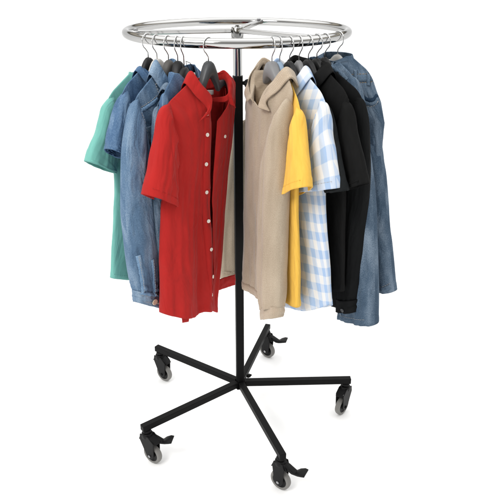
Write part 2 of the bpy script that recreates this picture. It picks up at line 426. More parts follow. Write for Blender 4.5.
class Garment:
    """Things built in the hanger's own frame: +x out along the hanger, +y the front of the
    garment, z from the ring's centre line; fs mirrors y for fronts that face the other way."""
    def __init__(s, name, az, yaw, fs, label, cat, group=None, bend=0.0):
        s.az = math.radians(az); b = s.az+math.radians(yaw)
        s.root = empty(name, (RR*math.cos(s.az), RR*math.sin(s.az), ZR), b)
        tag(s.root, label, cat, group)
        s.fs = fs; s.polys = []; s.bvh = None; s.hang = None; s.bend = bend; s.vang = 0.0
    def bp(s, x, y, z):
        return (x, (y-s.bend*max(0.0, -x)**2)*s.fs, z)
    def emit(s, name, verts, faces, uvs, mat, solid=.0022, parent=None, smooth_it=True, collide=True, weld=True, bend=True):
        if collide:
            s.polys.append((verts, faces)); s.bvh = None
        me = bpy.data.meshes.new(name)
        me.from_pydata([s.bp(x, y, z) if bend else (x, y*s.fs, z) for x, y, z in verts], [], faces)
        uvl = me.uv_layers.new(name='UVMap')
        if uvs:
            for lp in me.loops: pass
            for p in me.polygons:
                for li in p.loop_indices:
                    uvl.data[li].uv = uvs[me.loops[li].vertex_index]
        bm = bmesh.new(); bm.from_mesh(me)
        if weld: bmesh.ops.remove_doubles(bm, verts=bm.verts[:], dist=.0007)
        bmesh.ops.recalc_face_normals(bm, faces=bm.faces[:])
        bm.to_mesh(me); bm.free()
        for p in me.polygons: p.use_smooth = smooth_it
        me.materials.append(mat)
        o = bpy.data.objects.new(name, me); link(o, parent or s.root)
        if solid:
            m = o.modifiers.new('cloth', 'SOLIDIFY'); m.thickness = solid; m.offset = 0
        return o
    def front(s, u, z):
        if s.bvh is None:
            V, F = [], []
            for v, f in s.polys:
                k = len(V); V += v; F += [[i+k for i in ff] for ff in f]
            s.bvh = BVHTree.FromPolygons(V, F)
        h = s.bvh.ray_cast(Vector((u, .6, z)), Vector((0, -1, 0)))
        if h[0] is None:
            h = s.bvh.find_nearest(Vector((u, .06, z)))
        return h[0].y

    def place(s, w, z, lift):
        """point on the cloth seen from direction vang (0 = straight front, + = towards the outer end)"""
        if not s.vang: return (w, s.front(w, z)+lift, z)
        s.front(0, z)
        d = Vector((math.sin(s.vang), math.cos(s.vang), 0)); p = Vector((d.y, -d.x, 0))
        o = p*w+Vector((0, 0, z))
        h = s.bvh.ray_cast(o+d*.6, -d)
        q = h[0] if h[0] is not None else s.bvh.find_nearest(o+d*.06)[0]
        q = q+d*lift
        return (q.x, q.y, q.z)

    def body(s, name, mat, wo, wi, sh_z, slope, nw, hem, t, neck=(.05, .01), gap=None, A=.012, seed=1.0, nv=96, na=132, fx=1.0,
             yoff=None, sway=.008, neck_y=.035, tmul=(1.0, 1.0), fine=1.0, shear=0.0, hem_fold=.018):
        """wo/wi: (z, half width) down the outer/inner side; hem: z at outer, centre, inner (front) and back drop;
        gap: list of (v, u_outer_edge, u_inner_edge) where the front stands open"""
        zo, zi = wo[0][0], wi[0][0]
        # outward edge
        verts, uvs, faces = [], [], []
        wm = (wo[0][1]+wi[0][1])
        cols = na+1
        for j in range(nv+1):
            v = (j/nv)**1.25
            zn = lerp(zo, hem[0], v); zn2 = lerp(zi, hem[2], v)
            uo = interp([(-zz, w) for zz, w in wo], -zn)
            ui = -interp([(-z, w) for z, w in wi], -zn2)
            mid, half = (uo+ui)/2, (uo-ui)/2
            a0, a1 = 0.0, 2*PI
            if gap:
                gu = interp([(g[0], g[1]) for g in gap], v); gi = interp([(g[0], g[2]) for g in gap], v)
                qa = clamp((gu-mid)/half, -.999, .999); qb = clamp((gi-mid)/half, -.999, .999)
                a_in = math.acos(qb); a_out = math.acos(qa)
                a0, a1 = a_in, 2*PI+a_out
            else:
                a0, a1 = PI/2, PI/2+2*PI
            tt = interp(t, v)
            yo = interp(yoff, v) if yoff else 0.0
            for i in range(cols):
                a = lerp(a0, a1, i/na)
                q = math.cos(a); sn = math.sin(a)
                side = 0 if sn >= 0 else 1
                u = mid+half*q
                au = abs(u)
                zt = sh_z-slope*max(au-nw, 0.0)
                wsh = wo[0][1] if u > 0 else wi[0][1]
                zt -= .014*clamp((au-(wsh-.035))/.035)**2
                if au < nw:
                    dip = neck[0] if side == 0 else neck[1]
                    if gap and side == 0: dip = .004
                    zt -= dip*(1-(u/nw)**2)
                qn = q
                zh = lerp(hem[1], hem[0] if qn > 0 else hem[2], abs(qn)**1.8)
                if side == 1: zh += hem[3]*(1-abs(qn)**3)
                zh += .004*noise.noise((q*3, seed, 0))+.004*abs(sn)*noise.noise((q*4, seed, side*3))
                z = lerp(zt, zh, v)
                L = zt-zh
                ramp_t = 1-math.exp(-v*L/.035)
                prof = abs(sn)**.75
                base = 0.0
                if au < nw:
                    base = neck_y*math.sqrt(max(1-(u/nw)**2, 0.0))
                y = (1 if side == 0 else -1)*(max(base*(1-smooth(v*L/.12)), .0)+tt*tmul[side]*ramp_t*prof)
                dmask = min(1.0, v*L/.05)*abs(sn)**.6
                dd = fold(seed, q, v, side, A, fine, fx)*dmask
                y += max(dd, -.7*abs(y))*(1 if side == 0 else -1)
                y += sway*noise.noise((q*1.4+seed, v*1.1, seed*2.3))*smooth(v)*2 + yo
                if (zt-zh)*(1-v) < hem_fold and sn:
                    y += (.0013 if side == 0 else -.0013)*min(1.0, abs(sn)*3)
                u2 = u+.004*noise.noise((v*5, seed+a*.3, 3.3))*smooth(v*3)
                verts.append((u2, y, z))
                uvs.append(((a-PI)*half*.78+seed*.013, z-shear*u+seed*.017))
        for j in range(nv):
            for i in range(na):
                k = j*cols+i
                faces.append((k, k+1, k+cols+1, k+cols))
        if s.hang:
            lb, hm, kw = s.hang; s.hang = None
            s.make_hanger(sh_z, slope, nw, wo[0][1], wi[0][1], lb, hm, **kw)
        return s.emit(name, verts, faces, uvs, mat)

    def tube(s, name, mat, E1, E0, t, seed=1.0, A=.008, nv=56, na=72, yc=None, fine=1.0, fx=1.0, parent=None, end_noise=.003, bend=True, solid=.0022, crumple_end=0.0, hem_fold=.0):
        """flattened sleeve or leg between the outer edge E1 and inner edge E0 (lists of (u, z));
        t half thickness and yc centre depth along it; open at both ends"""
        verts, uvs, faces = [], [], []
        L = 0.0; pm = None
        mids = [[(a+b)/2 for a, b in zip(catmull(E1, k/30), catmull(E0, k/30))] for k in range(31)]
        Lt = sum(math.dist(a, b) for a, b in zip(mids, mids[1:]))
        for j in range(nv+1):
            v = j/nv
            p1 = catmull(E1, v); p0 = catmull(E0, v)
            m = [(a+b)/2 for a, b in zip(p1, p0)]
            if pm: L += math.dist(m, pm)
            pm = m
            hw = math.dist(p1, p0)/2
            tt = interp(t, v); y0 = interp(yc, v) if yc else 0.0
            for i in range(na+1):
                a = 2*PI*i/na
                q = math.cos(a); sn = math.sin(a); side = 0 if sn >= 0 else 1
                pr = abs(sn)**.8*(1 if sn >= 0 else -1)
                u = lerp(p0[0], p1[0], (q+1)/2); z = lerp(p0[1], p1[1], (q+1)/2)
                if abs(sn) < 1e-6: pr = 0
                d = fold(seed, q, v*.8+.2, side, A, fine, fx)*abs(sn)**.8
                if crumple_end:
                    d += crumple_end*smooth((v-.72)/.28)*abs(sn)**.7*noise.noise((q*4+seed, v*26, side*4.0))
                d = max(d, -.7*abs(tt*pr))*(1 if side == 0 else -1)
                if Lt-L < hem_fold: d += .0013*(1 if side == 0 else -1)*min(1.0, abs(sn)*3)
                y = y0+tt*pr+d
                if len(p1) > 2:      # edges with a depth of their own: thickness across them
                    yb = lerp(p0[2], p1[2], (q+1)/2)
                    du, dy = p1[0]-p0[0], p1[2]-p0[2]; hl = math.hypot(du, dy)+1e-6
                    sg = 1 if du >= 0 else -1
                    u += (-dy/hl)*sg*(tt*pr+d); y = yb+abs(du)/hl*(tt*pr+d)
                e = end_noise*(noise.noise((q*2.5, seed, v*6))+.6*abs(sn)*noise.noise((q*4, side+seed, v*6)))
                verts.append((u+e, y, z+e))
                uvs.append((a*hw*.8+seed*.07, -L+seed*.031))
        for j in range(nv):
            for i in range(na):
                k = j*(na+1)+i
                faces.append((k, k+1, k+na+2, k+na+1))
        return s.emit(name, verts, faces, uvs, mat, solid=solid, parent=parent, bend=bend)

    def patch(s, name, mat, corners, lift=.003, n=(14, 14), edge_lift=None, solid=.0016, parent=None, rough=.0006, seed=1.0, follow=1.0, y=None, collide=True, bow=0.0):
        """cloth piece laid on the front: corners (u, z) top-inner, top-outer, bottom-outer, bottom-inner"""
        A, B, C, D = corners
        verts, uvs, faces = [], [], []
        for j in range(n[1]+1):
            for i in range(n[0]+1):
                x, v = i/n[0], j/n[1]
                u = lerp(lerp(A[0], B[0], x), lerp(D[0], C[0], x), v); z = lerp(lerp(A[1], B[1], x), lerp(D[1], C[1], x), v)
                z -= bow*math.sin(PI*x)*v
                if y is None: yy = s.front(u, z)
                else: yy = lerp(lerp(y[0], y[1], x), lerp(y[3], y[2], x), v)
                l = lift if edge_lift is None else lerp(lerp(edge_lift[0], edge_lift[1], x), lerp(edge_lift[3], edge_lift[2], x), v)
                yy += l+rough*noise.noise((u*60, z*60, seed))
                verts.append((u, yy, z)); uvs.append((u+seed*.1, z))
        w = n[0]+1
        for j in range(n[1]):
            for i in range(n[0]):
                k = j*w+i; faces.append((k, k+1, k+w+1, k+w))
        return s.emit(name, verts, faces, uvs, mat, solid=solid, parent=parent, collide=collide, weld=False)

    def strip(s, name, mat, pts, width, lift=.0022, solid=.002, parent=None, n=40, puck=.0, seed=1.0):
        """narrow strip (seam, placket, hem) along (u, z) points laid on the front"""
        verts, uvs, faces = [], [], []
        L = 0; prev = None
        for i in range(n+1):
            t = i/n; p = catmull(pts, t)
            a = catmull(pts, max(t-.01, 0)); b = catmull(pts, min(t+.01, 1))
            d = Vector((b[0]-a[0], b[1]-a[1])).normalized(); nn = Vector((-d.y, d.x))
            if prev: L += math.dist(p, prev)
            prev = p
            for k in (-1, -.33, .33, 1):
                w = width/2*(1+puck*noise.noise((t*n*.45, seed, k)))
                u, z = p[0]+nn.x*w*k, p[1]+nn.y*w*k
                verts.append(s.place(u, z, lift*(1 if abs(k) < .5 else .55)+puck*.0025*noise.noise((t*n*.5, seed+4, k)))); uvs.append((k*width/2, L))
        for i in range(n):
            for k in range(3):
                q = i*4+k; faces.append((q, q+1, q+5, q+4))
        return s.emit(name, verts, faces, uvs, mat, solid=solid, parent=parent, weld=False)

    def stitches(s, name, mat, lines, r=.0007, dash=.006, gap_=.0025, parent=None):
        """rows of thread along (u, z) polylines"""
        for pts in lines:
            bm = bmesh.new()
            L = sum(math.dist(a, b) for a, b in zip(pts, pts[1:]))
            k = max(2, int(L/(dash+gap_)))
            for i in range(k):
                t0 = (i+.1)/k; t1 = (i+.1+dash/(dash+gap_))/k
                P = []
                for t in (t0, (t0+t1)/2, t1):
                    u, z = catmull(pts, t)
                    P.append(s.bp(*s.place(u, z, .0012+(.0006 if t not in (t0, t1) else 0))))
                add_tube(bm, P, r, 4)
            bm_obj(name, bm, mat, parent or s.root)

    def collar(s, mat, nw, ny, zs, fo, fi, stand=.028, fall=.034, back_drop=.008, name='collar', lift=.007, solid=.0022, seed=1.0, nc=0.0, slope=.42, back_low=0.0, in_low=0.0):
        """turned-down collar round the neck: fo / fi = ((base u, z), (tip u, z), (spread)) of the outer and inner front ends"""
        def fy(u, z): return s.front(u, z)
        def side(sg, f):
            (bu, bz), (tu, tz) = f[0], f[1]
            yb = fy(bu, bz)
            F = [(bu, yb+.002, bz), (bu+sg*.004, yb+lift+.004, bz+.010), (lerp(bu, tu, .3), fy(lerp(bu, tu, .3), lerp(bz, tz, .3))+lift+.008, lerp(bz, tz, .25)), (tu, fy(tu, tz)+lift, tz)]
            cs = []
            for th in (58, 28):
                c, sn = math.cos(math.radians(th)), math.sin(math.radians(th))
                k = (th-0)/75.0
                ex = nc+sg*(nw*c+fall*.95*(1-.25*k)+ (f[2] if len(f) > 2 else 0)); ez = lerp(zs-slope*fall+.004, tz, k**1.3)
                bz_ = lerp(zs-.004, bz, k**1.2)
                cs.append([(nc+sg*nw*c*.97, ny*sn, bz_), (nc+sg*nw*c, ny*sn*1.02, bz_+stand*(1-.25*k)),
                           (nc+sg*(nw*c+.010), ny*sn*1.05+.004+.004*k, bz_+stand*(.92-.25*k)), (ex, max(fy(ex, ez), -.02)+lift+.002, ez)])
            S = [(nc+sg*nw*.98, -.002, zs-.003), (nc+sg*nw, -.002, zs+stand), (nc+sg*(nw+.009), -.002, zs+stand*.95), (nc+sg*(nw+fall*.95), -.004, zs-slope*fall+lift+.002)]
            B = []
            for th in (-35, -65):
                c, sn = math.cos(math.radians(th)), math.sin(math.radians(th))
                B.append([(nc+sg*nw*c, ny*sn, zs-.006), (nc+sg*nw*c, ny*sn, zs+stand+.001), (nc+sg*(nw*c+.006*c), ny*sn-.008, zs+stand*.97), (nc+sg*(nw*c+fall*.7*c), ny*sn-.016, zs-fall*.55-back_drop*abs(sn))])
            lo = back_low
            B = [[(x, y, z-lo*w) for x, y, z in c] for c, w in zip(B, (.55, .9))]
            if sg < 0 and in_low:
                S = [(x, y, z-in_low) for x, y, z in S]; B = [[(x, y, z-in_low*w) for x, y, z in c] for c, w in zip(B, (.7, .3))]
                cs = [[(x, y, z-in_low*.6) for x, y, z in c] for c in cs]
            return [F]+cs+[S]+B
        C0 = [(nc, -ny, zs-.008-back_low), (nc, -ny, zs+stand-back_low), (nc, -ny-.008, zs+stand*.97-back_low), (nc, -ny-.018, zs-fall*.75-back_drop-back_low)]
        cols = side(1, fo)+[C0]+side(-1, fi)[::-1]
        NC, NK = 96, 22
        G = []
        for i in range(NC+1):
            t = i/NC
            ctl = [catmull([c[k] for c in cols], t) for k in range(4)]
            row = []
            for k in range(NK+1):
                row.append(catmull(ctl, k/NK))
            G.append(row)
        verts, uvs, faces = [], [], []
        L = 0
        for i, row in enumerate(G):
            if i: L += math.dist(row[NK//2], G[i-1][NK//2])
            d = 0
            for k, p in enumerate(row):
                if k: d += math.dist(p, row[k-1])
                w = .0016*noise.noise((L*28, k*.25, seed))
                verts.append((p[0]+w, p[1]+w, p[2]+w)); uvs.append((L, d+seed*.03))
        for i in range(NC):
            for k in range(NK):
                q = i*(NK+1)+k; faces.append((q, q+1, q+NK+2, q+NK+1))
        return s.emit(name, verts, faces, uvs, mat, solid=solid, weld=False)

    def button(s, u, z, r=.0055, mat=None, lift=.0022, tilt=0.0, name='button'):
        bm = bmesh.new()
        y = s.front(u, z)
        e = .006
        gx = (s.front(u+e, z)-s.front(u-e, z))/(2*e); gz = (s.front(u, z+e)-s.front(u, z-e))/(2*e)
        nrm = Vector((-gx, 1, -gz)).normalized(); nrm.y *= s.fs
        M = axis_matrix(Vector(s.bp(u, y+lift, z)), nrm)
        rg = add_lathe(bm, [(r*.9, -.001), (r, 0), (r, .0014), (r*.86, .0021), (r*.7, .0017), (r*.3, .0016)], 20, M)
        bm.faces.new(rg[0][::-1]); bm.faces.new(rg[-1])
        for k in range(4):
            an = PI/4+PI/2*k
            c = M @ Vector((r*.25*math.cos(an), r*.25*math.sin(an), .0016))
            c2 = M @ Vector((r*.25*math.cos(an), r*.25*math.sin(an), .0022))
            add_tube(bm, [c, c2], r*.09, 6)
        return bm_obj(name, bm, mat or M_BTN, s.root, auto=40)

    def hanger(s, label, mat, **kw):
        s.hang = (label, mat, kw)
    def make_hanger(s, sh_z, sl, nw, w1, w0, label, mat, hw=None, z0=-.050, slope=0, h=.040, thick=.010, lean=0.0):
        """shaped coat hanger on the ring: a broad shouldered bar and a wire hook"""
        hwi = w0-.022 if hw is None else hw; hw = w1-.022 if hw is None else hw
        o = empty('coat_hanger', s.root.location, s.root.rotation_euler.z)
        tag(o, label, 'hanger', 'coat hangers on the ring')
        bm = bmesh.new(); prev = None
        n = 48
        for i in range(n+1):
            q = -1+2*i/n; u = q*(hw if q > 0 else hwi); au = abs(q)
            zt = sh_z-.020-sl*max(abs(u)-nw, 0)
            zt += max(z0-(sh_z-.020), 0)*(math.cos(PI/2*clamp(abs(u)/(nw*.56)))**1.0 if True else 0)
            hh = lerp(h, .018, smooth(au*1.4)); tk = lerp(thick, .0034, smooth(abs(u)/(nw*1.1)))
            y0 = 0.0
            ring = []
            for k in range(14):
                a = 2*PI*k/14
                ca, sa = math.cos(a), math.sin(a)
                ring.append(bm.verts.new(s.bp(u, y0+tk*abs(ca)**.6*(1 if ca > 0 else -1), zt-hh/2+hh/2*abs(sa)**.7*(1 if sa > 0 else -1))))
            if prev:
                for k in range(14): bm.faces.new((prev[k], prev[(k+1) % 14], ring[(k+1) % 14], ring[k]))
            else: bm.faces.new(ring[::-1])
            prev = ring
        bm.faces.new(prev)
        bm_obj('shoulder_bar', bm, mat, o, auto=60)
        # hook: hangs on the top of the tube, the stem comes down in front
        bm = bmesh.new()
        rh = .0215; wr = .0016
        cz = TR+wr-rh
        P = []
        for k in range(22):
            a = math.radians(205-k*(205+62)/21)
            P.append((rh*math.cos(a), 0, cz+rh*math.sin(a)))
        P += [(.0045, 0, cz-.0255), (0, 0, cz-.031), (0, 0, z0-.004)]
        add_tube(bm, P, wr, 10)
        bm_obj('hook', bm, M_ZINC, o)
        return o

def shirt_sleeve(g, name, mat, side, sx, sz, pts_out, pts_in, t, **kw):
    """sleeve from shoulder point (sx, sz); side -1 mirrors to the inner shoulder"""
    E1 = [(side*(sx-.032), sz+.006), (side*(sx+.001), sz-.010)]+[(side*u, z) for u, z in pts_out]
    E0 = [(side*(sx-.040), sz-.175)]+[(side*u, z) for u, z in pts_in]
    t = [(0, t[0][1]*.34), (.07, t[0][1]*.66), (.16, lerp(t[0][1], interp(t, .16), .8))]+[x for x in t if x[0] > .2]
    return g.tube(name, mat, E1, E0, t, **kw)

TSLIM = [(0, .014), (.12, .017), (.4, .020), (1, .024)]
# ---- mint tee
g = Garment('t_shirt', -137, 12, 1, 'mint green short sleeved t-shirt on a black hanger, outermost garment on the left', 't-shirt')
g.hanger('black hanger inside the mint green t-shirt', M_HB, slope=.42)
g.body('body', M_MINT, [(-.15, .180), (-.30, .172), (-.42, .178), (-.55, .205), (-.70, .236)], [(-.15, .180), (-.30, .17), (-.70, .20)],
       -.082, .55, .075, (-.675, -.735, -.71, .0), TSLIM, neck=(.075, .012), A=.010, seed=1.3)
shirt_sleeve(g, 'sleeve', M_MINT, 1, .182, -.143, [(.220, -.215), (.272, -.298)], [(.170, -.330), (.178, -.357)], [(0, .020), (.4, .024), (1, .027)], seed=2.1, A=.006, hem_fold=.020)
shirt_sleeve(g, 'sleeve', M_MINT, -1, .182, -.143, [(.21, -.23), (.225, -.32)], [(.160, -.32), (.15, -.35)], [(0, .016), (1, .018)], seed=2.7, A=.005, hem_fold=.020)
g.strip('hem', M_MINT, [(.268, -.293), (.222, -.326), (.182, -.346)], .004, lift=.0012, n=20)
g.stitches('stitching', M_MINT, [[(.232, -.657), (.20, -.675), (.15, -.697), (.10, -.707), (.04, -.712)]], r=.0006)
# neck rib
g.strip('neckband', M_MINT, [(.074, -.092), (.05, -.128), (0, -.155), (-.05, -.128), (-.074, -.092)], .016, lift=.002, n=40)

# ---- first denim shirt
g = Garment('denim_shirt', -130.5, 15, 1, 'blue denim shirt with short rolled sleeve on a pale hanger beside the mint t-shirt', 'denim shirt', 'denim garments on the left')
g.hanger('pale cream hanger holding the short sleeved denim shirt', M_HW, slope=.36, thick=.012)
g.body('body', M_DENB, [(-.12, .185), (-.28, .18), (-.40, .212), (-.60, .21), (-.73, .20)], [(-.12, .18), (-.28, .17), (-.73, .18)],
       -.068, .42, .085, (-.69, -.72, -.69, .0), TSLIM, gap=[(0, .08, -.08), (.13, .012, -.012), (.16, 0, 0)], A=.011, seed=3.3)
shirt_sleeve(g, 'sleeve', M_DENB, 1, .190, -.117, [(.220, -.17), (.246, -.215), (.260, -.252)], [(.185, -.262), (.195, -.275), (.208, -.292)], [(0, .020), (.5, .024), (1, .026)], seed=4.1, A=.008, crumple_end=.01, hem_fold=.020)
shirt_sleeve(g, 'sleeve', M_DENB, -1, .185, -.117, [(.21, -.25), (.215, -.34)], [(.160, -.31), (.15, -.35)], [(0, .014), (1, .016)], seed=4.7, A=.005, hem_fold=.020)
g.collar(M_DENB, .082, .034, -.068, ((.03, -.145), (.085, -.165)), ((-.03, -.145), (-.085, -.165)), seed=2, stand=.006, back_low=.03, fall=.026)
g.strip('shoulder_seam', M_DENS, [(.176, -.145), (.173, -.18), (.168, -.23), (.162, -.29)], .010, puck=.5, n=40)
g.strip('yoke_seam', M_DENS, [(.160, -.185), (.12, -.190), (.06, -.197)], .010, puck=.5, n=30)

# ---- second denim shirt, long sleeve
g = Garment('denim_shirt', -123.3, 8, 1, 'long sleeved blue denim shirt with brass cuff button hanging beside the red shirt', 'denim shirt', 'denim garments on the left')
g.hanger('taupe hanger behind the collar of the long sleeved denim shirt', M_HT, slope=.34, h=.055, thick=.014)
g.body('body', M_DEN, [(-.138, .192), (-.28, .190), (-.45, .20), (-.77, .20)], [(-.138, .18), (-.28, .17), (-.77, .18)],
       -.070, .46, .058, (-.70, -.75, -.72, .0), [(0, .016), (.12, .024), (.4, .026), (1, .026)], gap=[(0, .060, -.060), (.16, .016, -.016), (.2, 0, 0)], A=.012, seed=5.6)
slv = shirt_sleeve(g, 'sleeve', M_DEN, 1, .200, -.136, [(.246, -.24), (.276, -.36), (.284, -.50), (.280, -.60), (.272, -.660)], [(.165, -.36), (.150, -.45), (.142, -.55), (.147, -.66), (.156, -.725)], [(0, .026), (.3, .036), (.7, .034), (1, .026)],
             seed=6.2, A=.011, nv=90, yc=[(0, 0), (.4, .012), (1, .018)], crumple_end=.006)
shirt_sleeve(g, 'sleeve', M_DEN, -1, .185, -.136, [(.22, -.30), (.22, -.50), (.21, -.68)], [(.14, -.36), (.13, -.50), (.13, -.69)], [(0, .014), (1, .016)], seed=6.7, A=.006)
# cuff: a band round the sleeve's end
cuff = g.tube('cuff', M_DEN, [(.2745, -.655), (.2755, -.674), (.272, -.695)], [(.1535, -.722), (.1550, -.748), (.160, -.772)], [(0, .028), (.5, .031), (1, .029)], seed=7.7, A=.006, nv=18,
       yc=[(0, .018), (1, .018)], solid=.003, end_noise=.004, fine=1.6)
g.button(.232, -.706, .0095, M_BRASS, lift=.004)
g.strip('buttonhole', M_THR, [(.207, -.722), (.221, -.715)], .005, lift=.003, n=8)
g.strip('cuff_seam', M_DENS, [(.271, -.660), (.23, -.684), (.20, -.702), (.157, -.727)], .009, lift=.003, puck=.9, n=40)
g.stitches('stitching', M_THR, [[(.270, -.668), (.23, -.692), (.20, -.708), (.158, -.735)], [(.268, -.690), (.23, -.712), (.163, -.764)]], r=.0007)
# two pleats running up from the cuff
for pts in ([(.262, -.660), (.268, -.60), (.274, -.540)], [(.222, -.690), (.226, -.63), (.230, -.568)]):
    g.strip('sleeve_pleat', M_DENS, pts, .011, lift=.0030, puck=.22, n=30, seed=pts[0][0]*40)
    g.stitches('stitching', M_THR, [pts], r=.0007)
# shoulder seam with puckers, yoke and front seams
g.strip('shoulder_seam', M_DENS, [(.180, -.156), (.178, -.18), (.174, -.215), (.166, -.262), (.158, -.31)], .014, lift=.0028, puck=.7, n=50)
g.stitches('stitching', M_THR, [[(.188, -.160), (.186, -.185), (.181, -.22), (.173, -.267), (.165, -.31)], [(.172, -.160), (.170, -.182), (.166, -.213), (.158, -.258)]], r=.0008)
g.strip('yoke_seam', M_DENS, [(.172, -.160), (.15, -.156), (.12, -.148), (.095, -.140)], .010, lift=.0025, puck=.6, n=40)
g.stitches('stitching', M_THR, [[(.172, -.152), (.15, -.148), (.12, -.140), (.095, -.132)]], r=.0008)
g.patch('pocket_flap', M_DEN, [(.085, -.205), (.178, -.205), (.178, -.240), (.085, -.240)], lift=.004, seed=4, bow=.016)
g.collar(M_DEN, .058, .034, -.070, ((.022, -.170), (.070, -.200)), ((-.022, -.160), (-.07, -.185)), seed=5, stand=.024, fall=.040, back_low=.040, in_low=.03)
g.stitches('stitching', M_THR, [[(.090, -.100), (.086, -.14), (.070, -.192)], [(.066, -.194), (.045, -.186), (.028, -.176)]], r=.0008)

# ---- two more denim pieces squeezed in behind
g = Garment('denim_jacket', -118.1, 12, 1, 'dark blue denim jacket with a white paper tag, squeezed in behind the red shirt', 'denim jacket', 'denim garments on the left')
g.hanger('black hanger with broad shoulders behind the white paper tag', M_HB, slope=.40, h=.060, thick=.016)
g.body('body', M_DEND, [(-.150, .185), (-.30, .17), (-.68, .18)], [(-.150, .18), (-.30, .17), (-.68, .18)], -.105, .46, .080, (-.66, -.68, -.66, .0), [(0, .014), (.12, .018), (1, .022)],
       gap=[(0, .080, -.080), (.18, .014, -.014), (.22, 0, 0)], A=.010, seed=8.6)
shirt_sleeve(g, 'sleeve', M_DEND, 1, .182, -.153, [(.21, -.30), (.21, -.48), (.20, -.64)], [(.14, -.36), (.13, -.50), (.13, -.65)], [(0, .016), (1, .018)], seed=8.2, A=.006)
shirt_sleeve(g, 'sleeve', M_DEND, -1, .182, -.153, [(.21, -.30), (.21, -.48), (.20, -.64)], [(.14, -.36), (.13, -.50), (.13, -.65)], [(0, .014), (1, .016)], seed=8.4, A=.006)
g.collar(M_DEND, .080, .034, -.105, ((.02, -.165), (.075, -.195)), ((-.02, -.165), (-.075, -.195)), seed=7, stand=.006, back_low=.03, in_low=.02)
g.patch('paper_tag', M_LABEL, [(-.014, -.083), (.032, -.076), (.032, -.114), (-.012, -.120)], lift=0, y=(.045, .045, .05, .05), n=(6, 6), solid=.0008)
bm = bmesh.new()
add_tube(bm, [(.008, .045, -.081), (-.010, .040, -.070), (-.018, .030, -.058), (-.006, .022, -.052), (.012, .03, -.058), (.014, .044, -.080)], .0009, 6)
bm_obj('tag_string', bm, M_BLACK, g.root)

g = Garment('denim_shirt', -114.9, 10, 1, 'blue denim shirt half hidden behind the black hanger with only its inner shoulder showing', 'denim shirt', 'denim garments on the left')
g.hanger('black hanger of the half hidden denim shirt next to the red shirt', M_HB, slope=.36, z0=-.066)
g.body('body', M_DENB, [(-.15, .18), (-.30, .17), (-.68, .18)], [(-.125, .19), (-.30, .17), (-.68, .18)], -.068, .46, .075, (-.64, -.66, -.64, .0), [(0, .014), (.12, .016), (1, .020)],
       neck=(.06, .012), A=.009, seed=9.6)
shirt_sleeve(g, 'sleeve', M_DENB, 1, .178, -.118, [(.205, -.30), (.205, -.48), (.20, -.62)], [(.14, -.36), (.13, -.50), (.13, -.63)], [(0, .014), (1, .016)], seed=9.2, A=.006, hem_fold=.020)
shirt_sleeve(g, 'sleeve', M_DENB, -1, .188, -.118, [(.22, -.30), (.21, -.48), (.20, -.62)], [(.14, -.36), (.13, -.50), (.13, -.63)], [(0, .014), (1, .016)], seed=9.4, A=.006, hem_fold=.020)

# ---- red shirt
g = Garment('shirt', -102.9, -22, 1, 'red short sleeved button shirt hanging open on a dark grey hanger', 'shirt')
g.hanger('dark grey hanger inside the collar of the red shirt', M_HD, h=.044, thick=.015, z0=-.046)
g.body('body', M_RED, [(-.142, .198), (-.26, .192), (-.40, .222), (-.56, .246), (-.72, .256)], [(-.142, .128), (-.30, .098), (-.42, .066), (-.54, .040), (-.70, .024), (-.80, .004)],
       -.086, .44, .071, (-.725, -.775, -.850, -.0), [(0, .022), (.10, .034), (.4, .038), (1, .042)],
       gap=[(0, .073, -.073), (.06, .064, -.062), (.13, .046, -.030), (.17, .040, .014), (.5, .068, .056), (.8, .070, .054), (1, .066, .056)], A=.019, seed=10.4, nv=120, na=190, sway=.010,
       tmul=(1.0, .8))
shirt_sleeve(g, 'sleeve', M_RED, 1, .204, -.140, [(.232, -.215), (.265, -.285), (.294, -.350)], [(.185, -.345), (.188, -.378), (.196, -.410)], [(0, .026), (.4, .032), (1, .036)], seed=11.1, A=.010, yc=[(0, 0), (1, .012)], nv=70, hem_fold=.020)
shirt_sleeve(g, 'sleeve', M_RED, -1, .120, -.140, [(.115, -.25), (.105, -.34)], [(.060, -.33), (.045, -.36)], [(0, .014), (1, .016)], seed=11.7, A=.005, yc=[(0, -.01), (1, -.03)], hem_fold=.020)
g.stitches('stitching', M_RED, [[(.288, -.330), (.24, -.360), (.194, -.390)]], r=.0006)
g.strip('shoulder_seam', M_RED, [(.190, -.165), (.186, -.20), (.180, -.24), (.174, -.30)], .004, lift=.0014, n=36)
g.strip('placket', M_RED, [(.055, -.188), (.062, -.26), (.078, -.42), (.081, -.60), (.081, -.70), (.077, -.752)], .026, lift=.0020, n=60)
for u, z in ((.066, -.236), (.077, -.318), (.082, -.400), (.083, -.488), (.082, -.578), (.082, -.668), (.078, -.735)):
    g.button(u-.004, z, .0056)
g.collar(M_RED, .072, .040, -.087, ((.050, -.172), (.100, -.192)), ((-.036, -.168), (-.088, -.192)), seed=9, stand=.020, fall=.034, back_low=.040, in_low=.018)
g.button(.058, -.178, .0058)
g.button(-.020, -.258, .0050)
lab = g.patch('neck_label', M_LABEL, [(-.052, -.136), (-.006, -.130), (-.006, -.143), (-.052, -.150)], lift=0, y=(-.024, -.026, -.027, -.025), n=(6, 4), solid=.0008, collide=False)
g.patch('shirt_tail', M_RED, [(.170, -.738), (.197, -.732), (.196, -.782), (.171, -.789)], lift=0, y=(.030, .026, .026, .030), n=(10, 8), seed=11, collide=False, rough=.003)
g.patch('back_tail', M_RED, [(-.135, -.768), (.020, -.738), (.020, -.780), (-.130, -.806)], lift=0, y=(-.012, -.020, -.020, -.010), n=(24, 8), seed=12, collide=False, rough=.004)

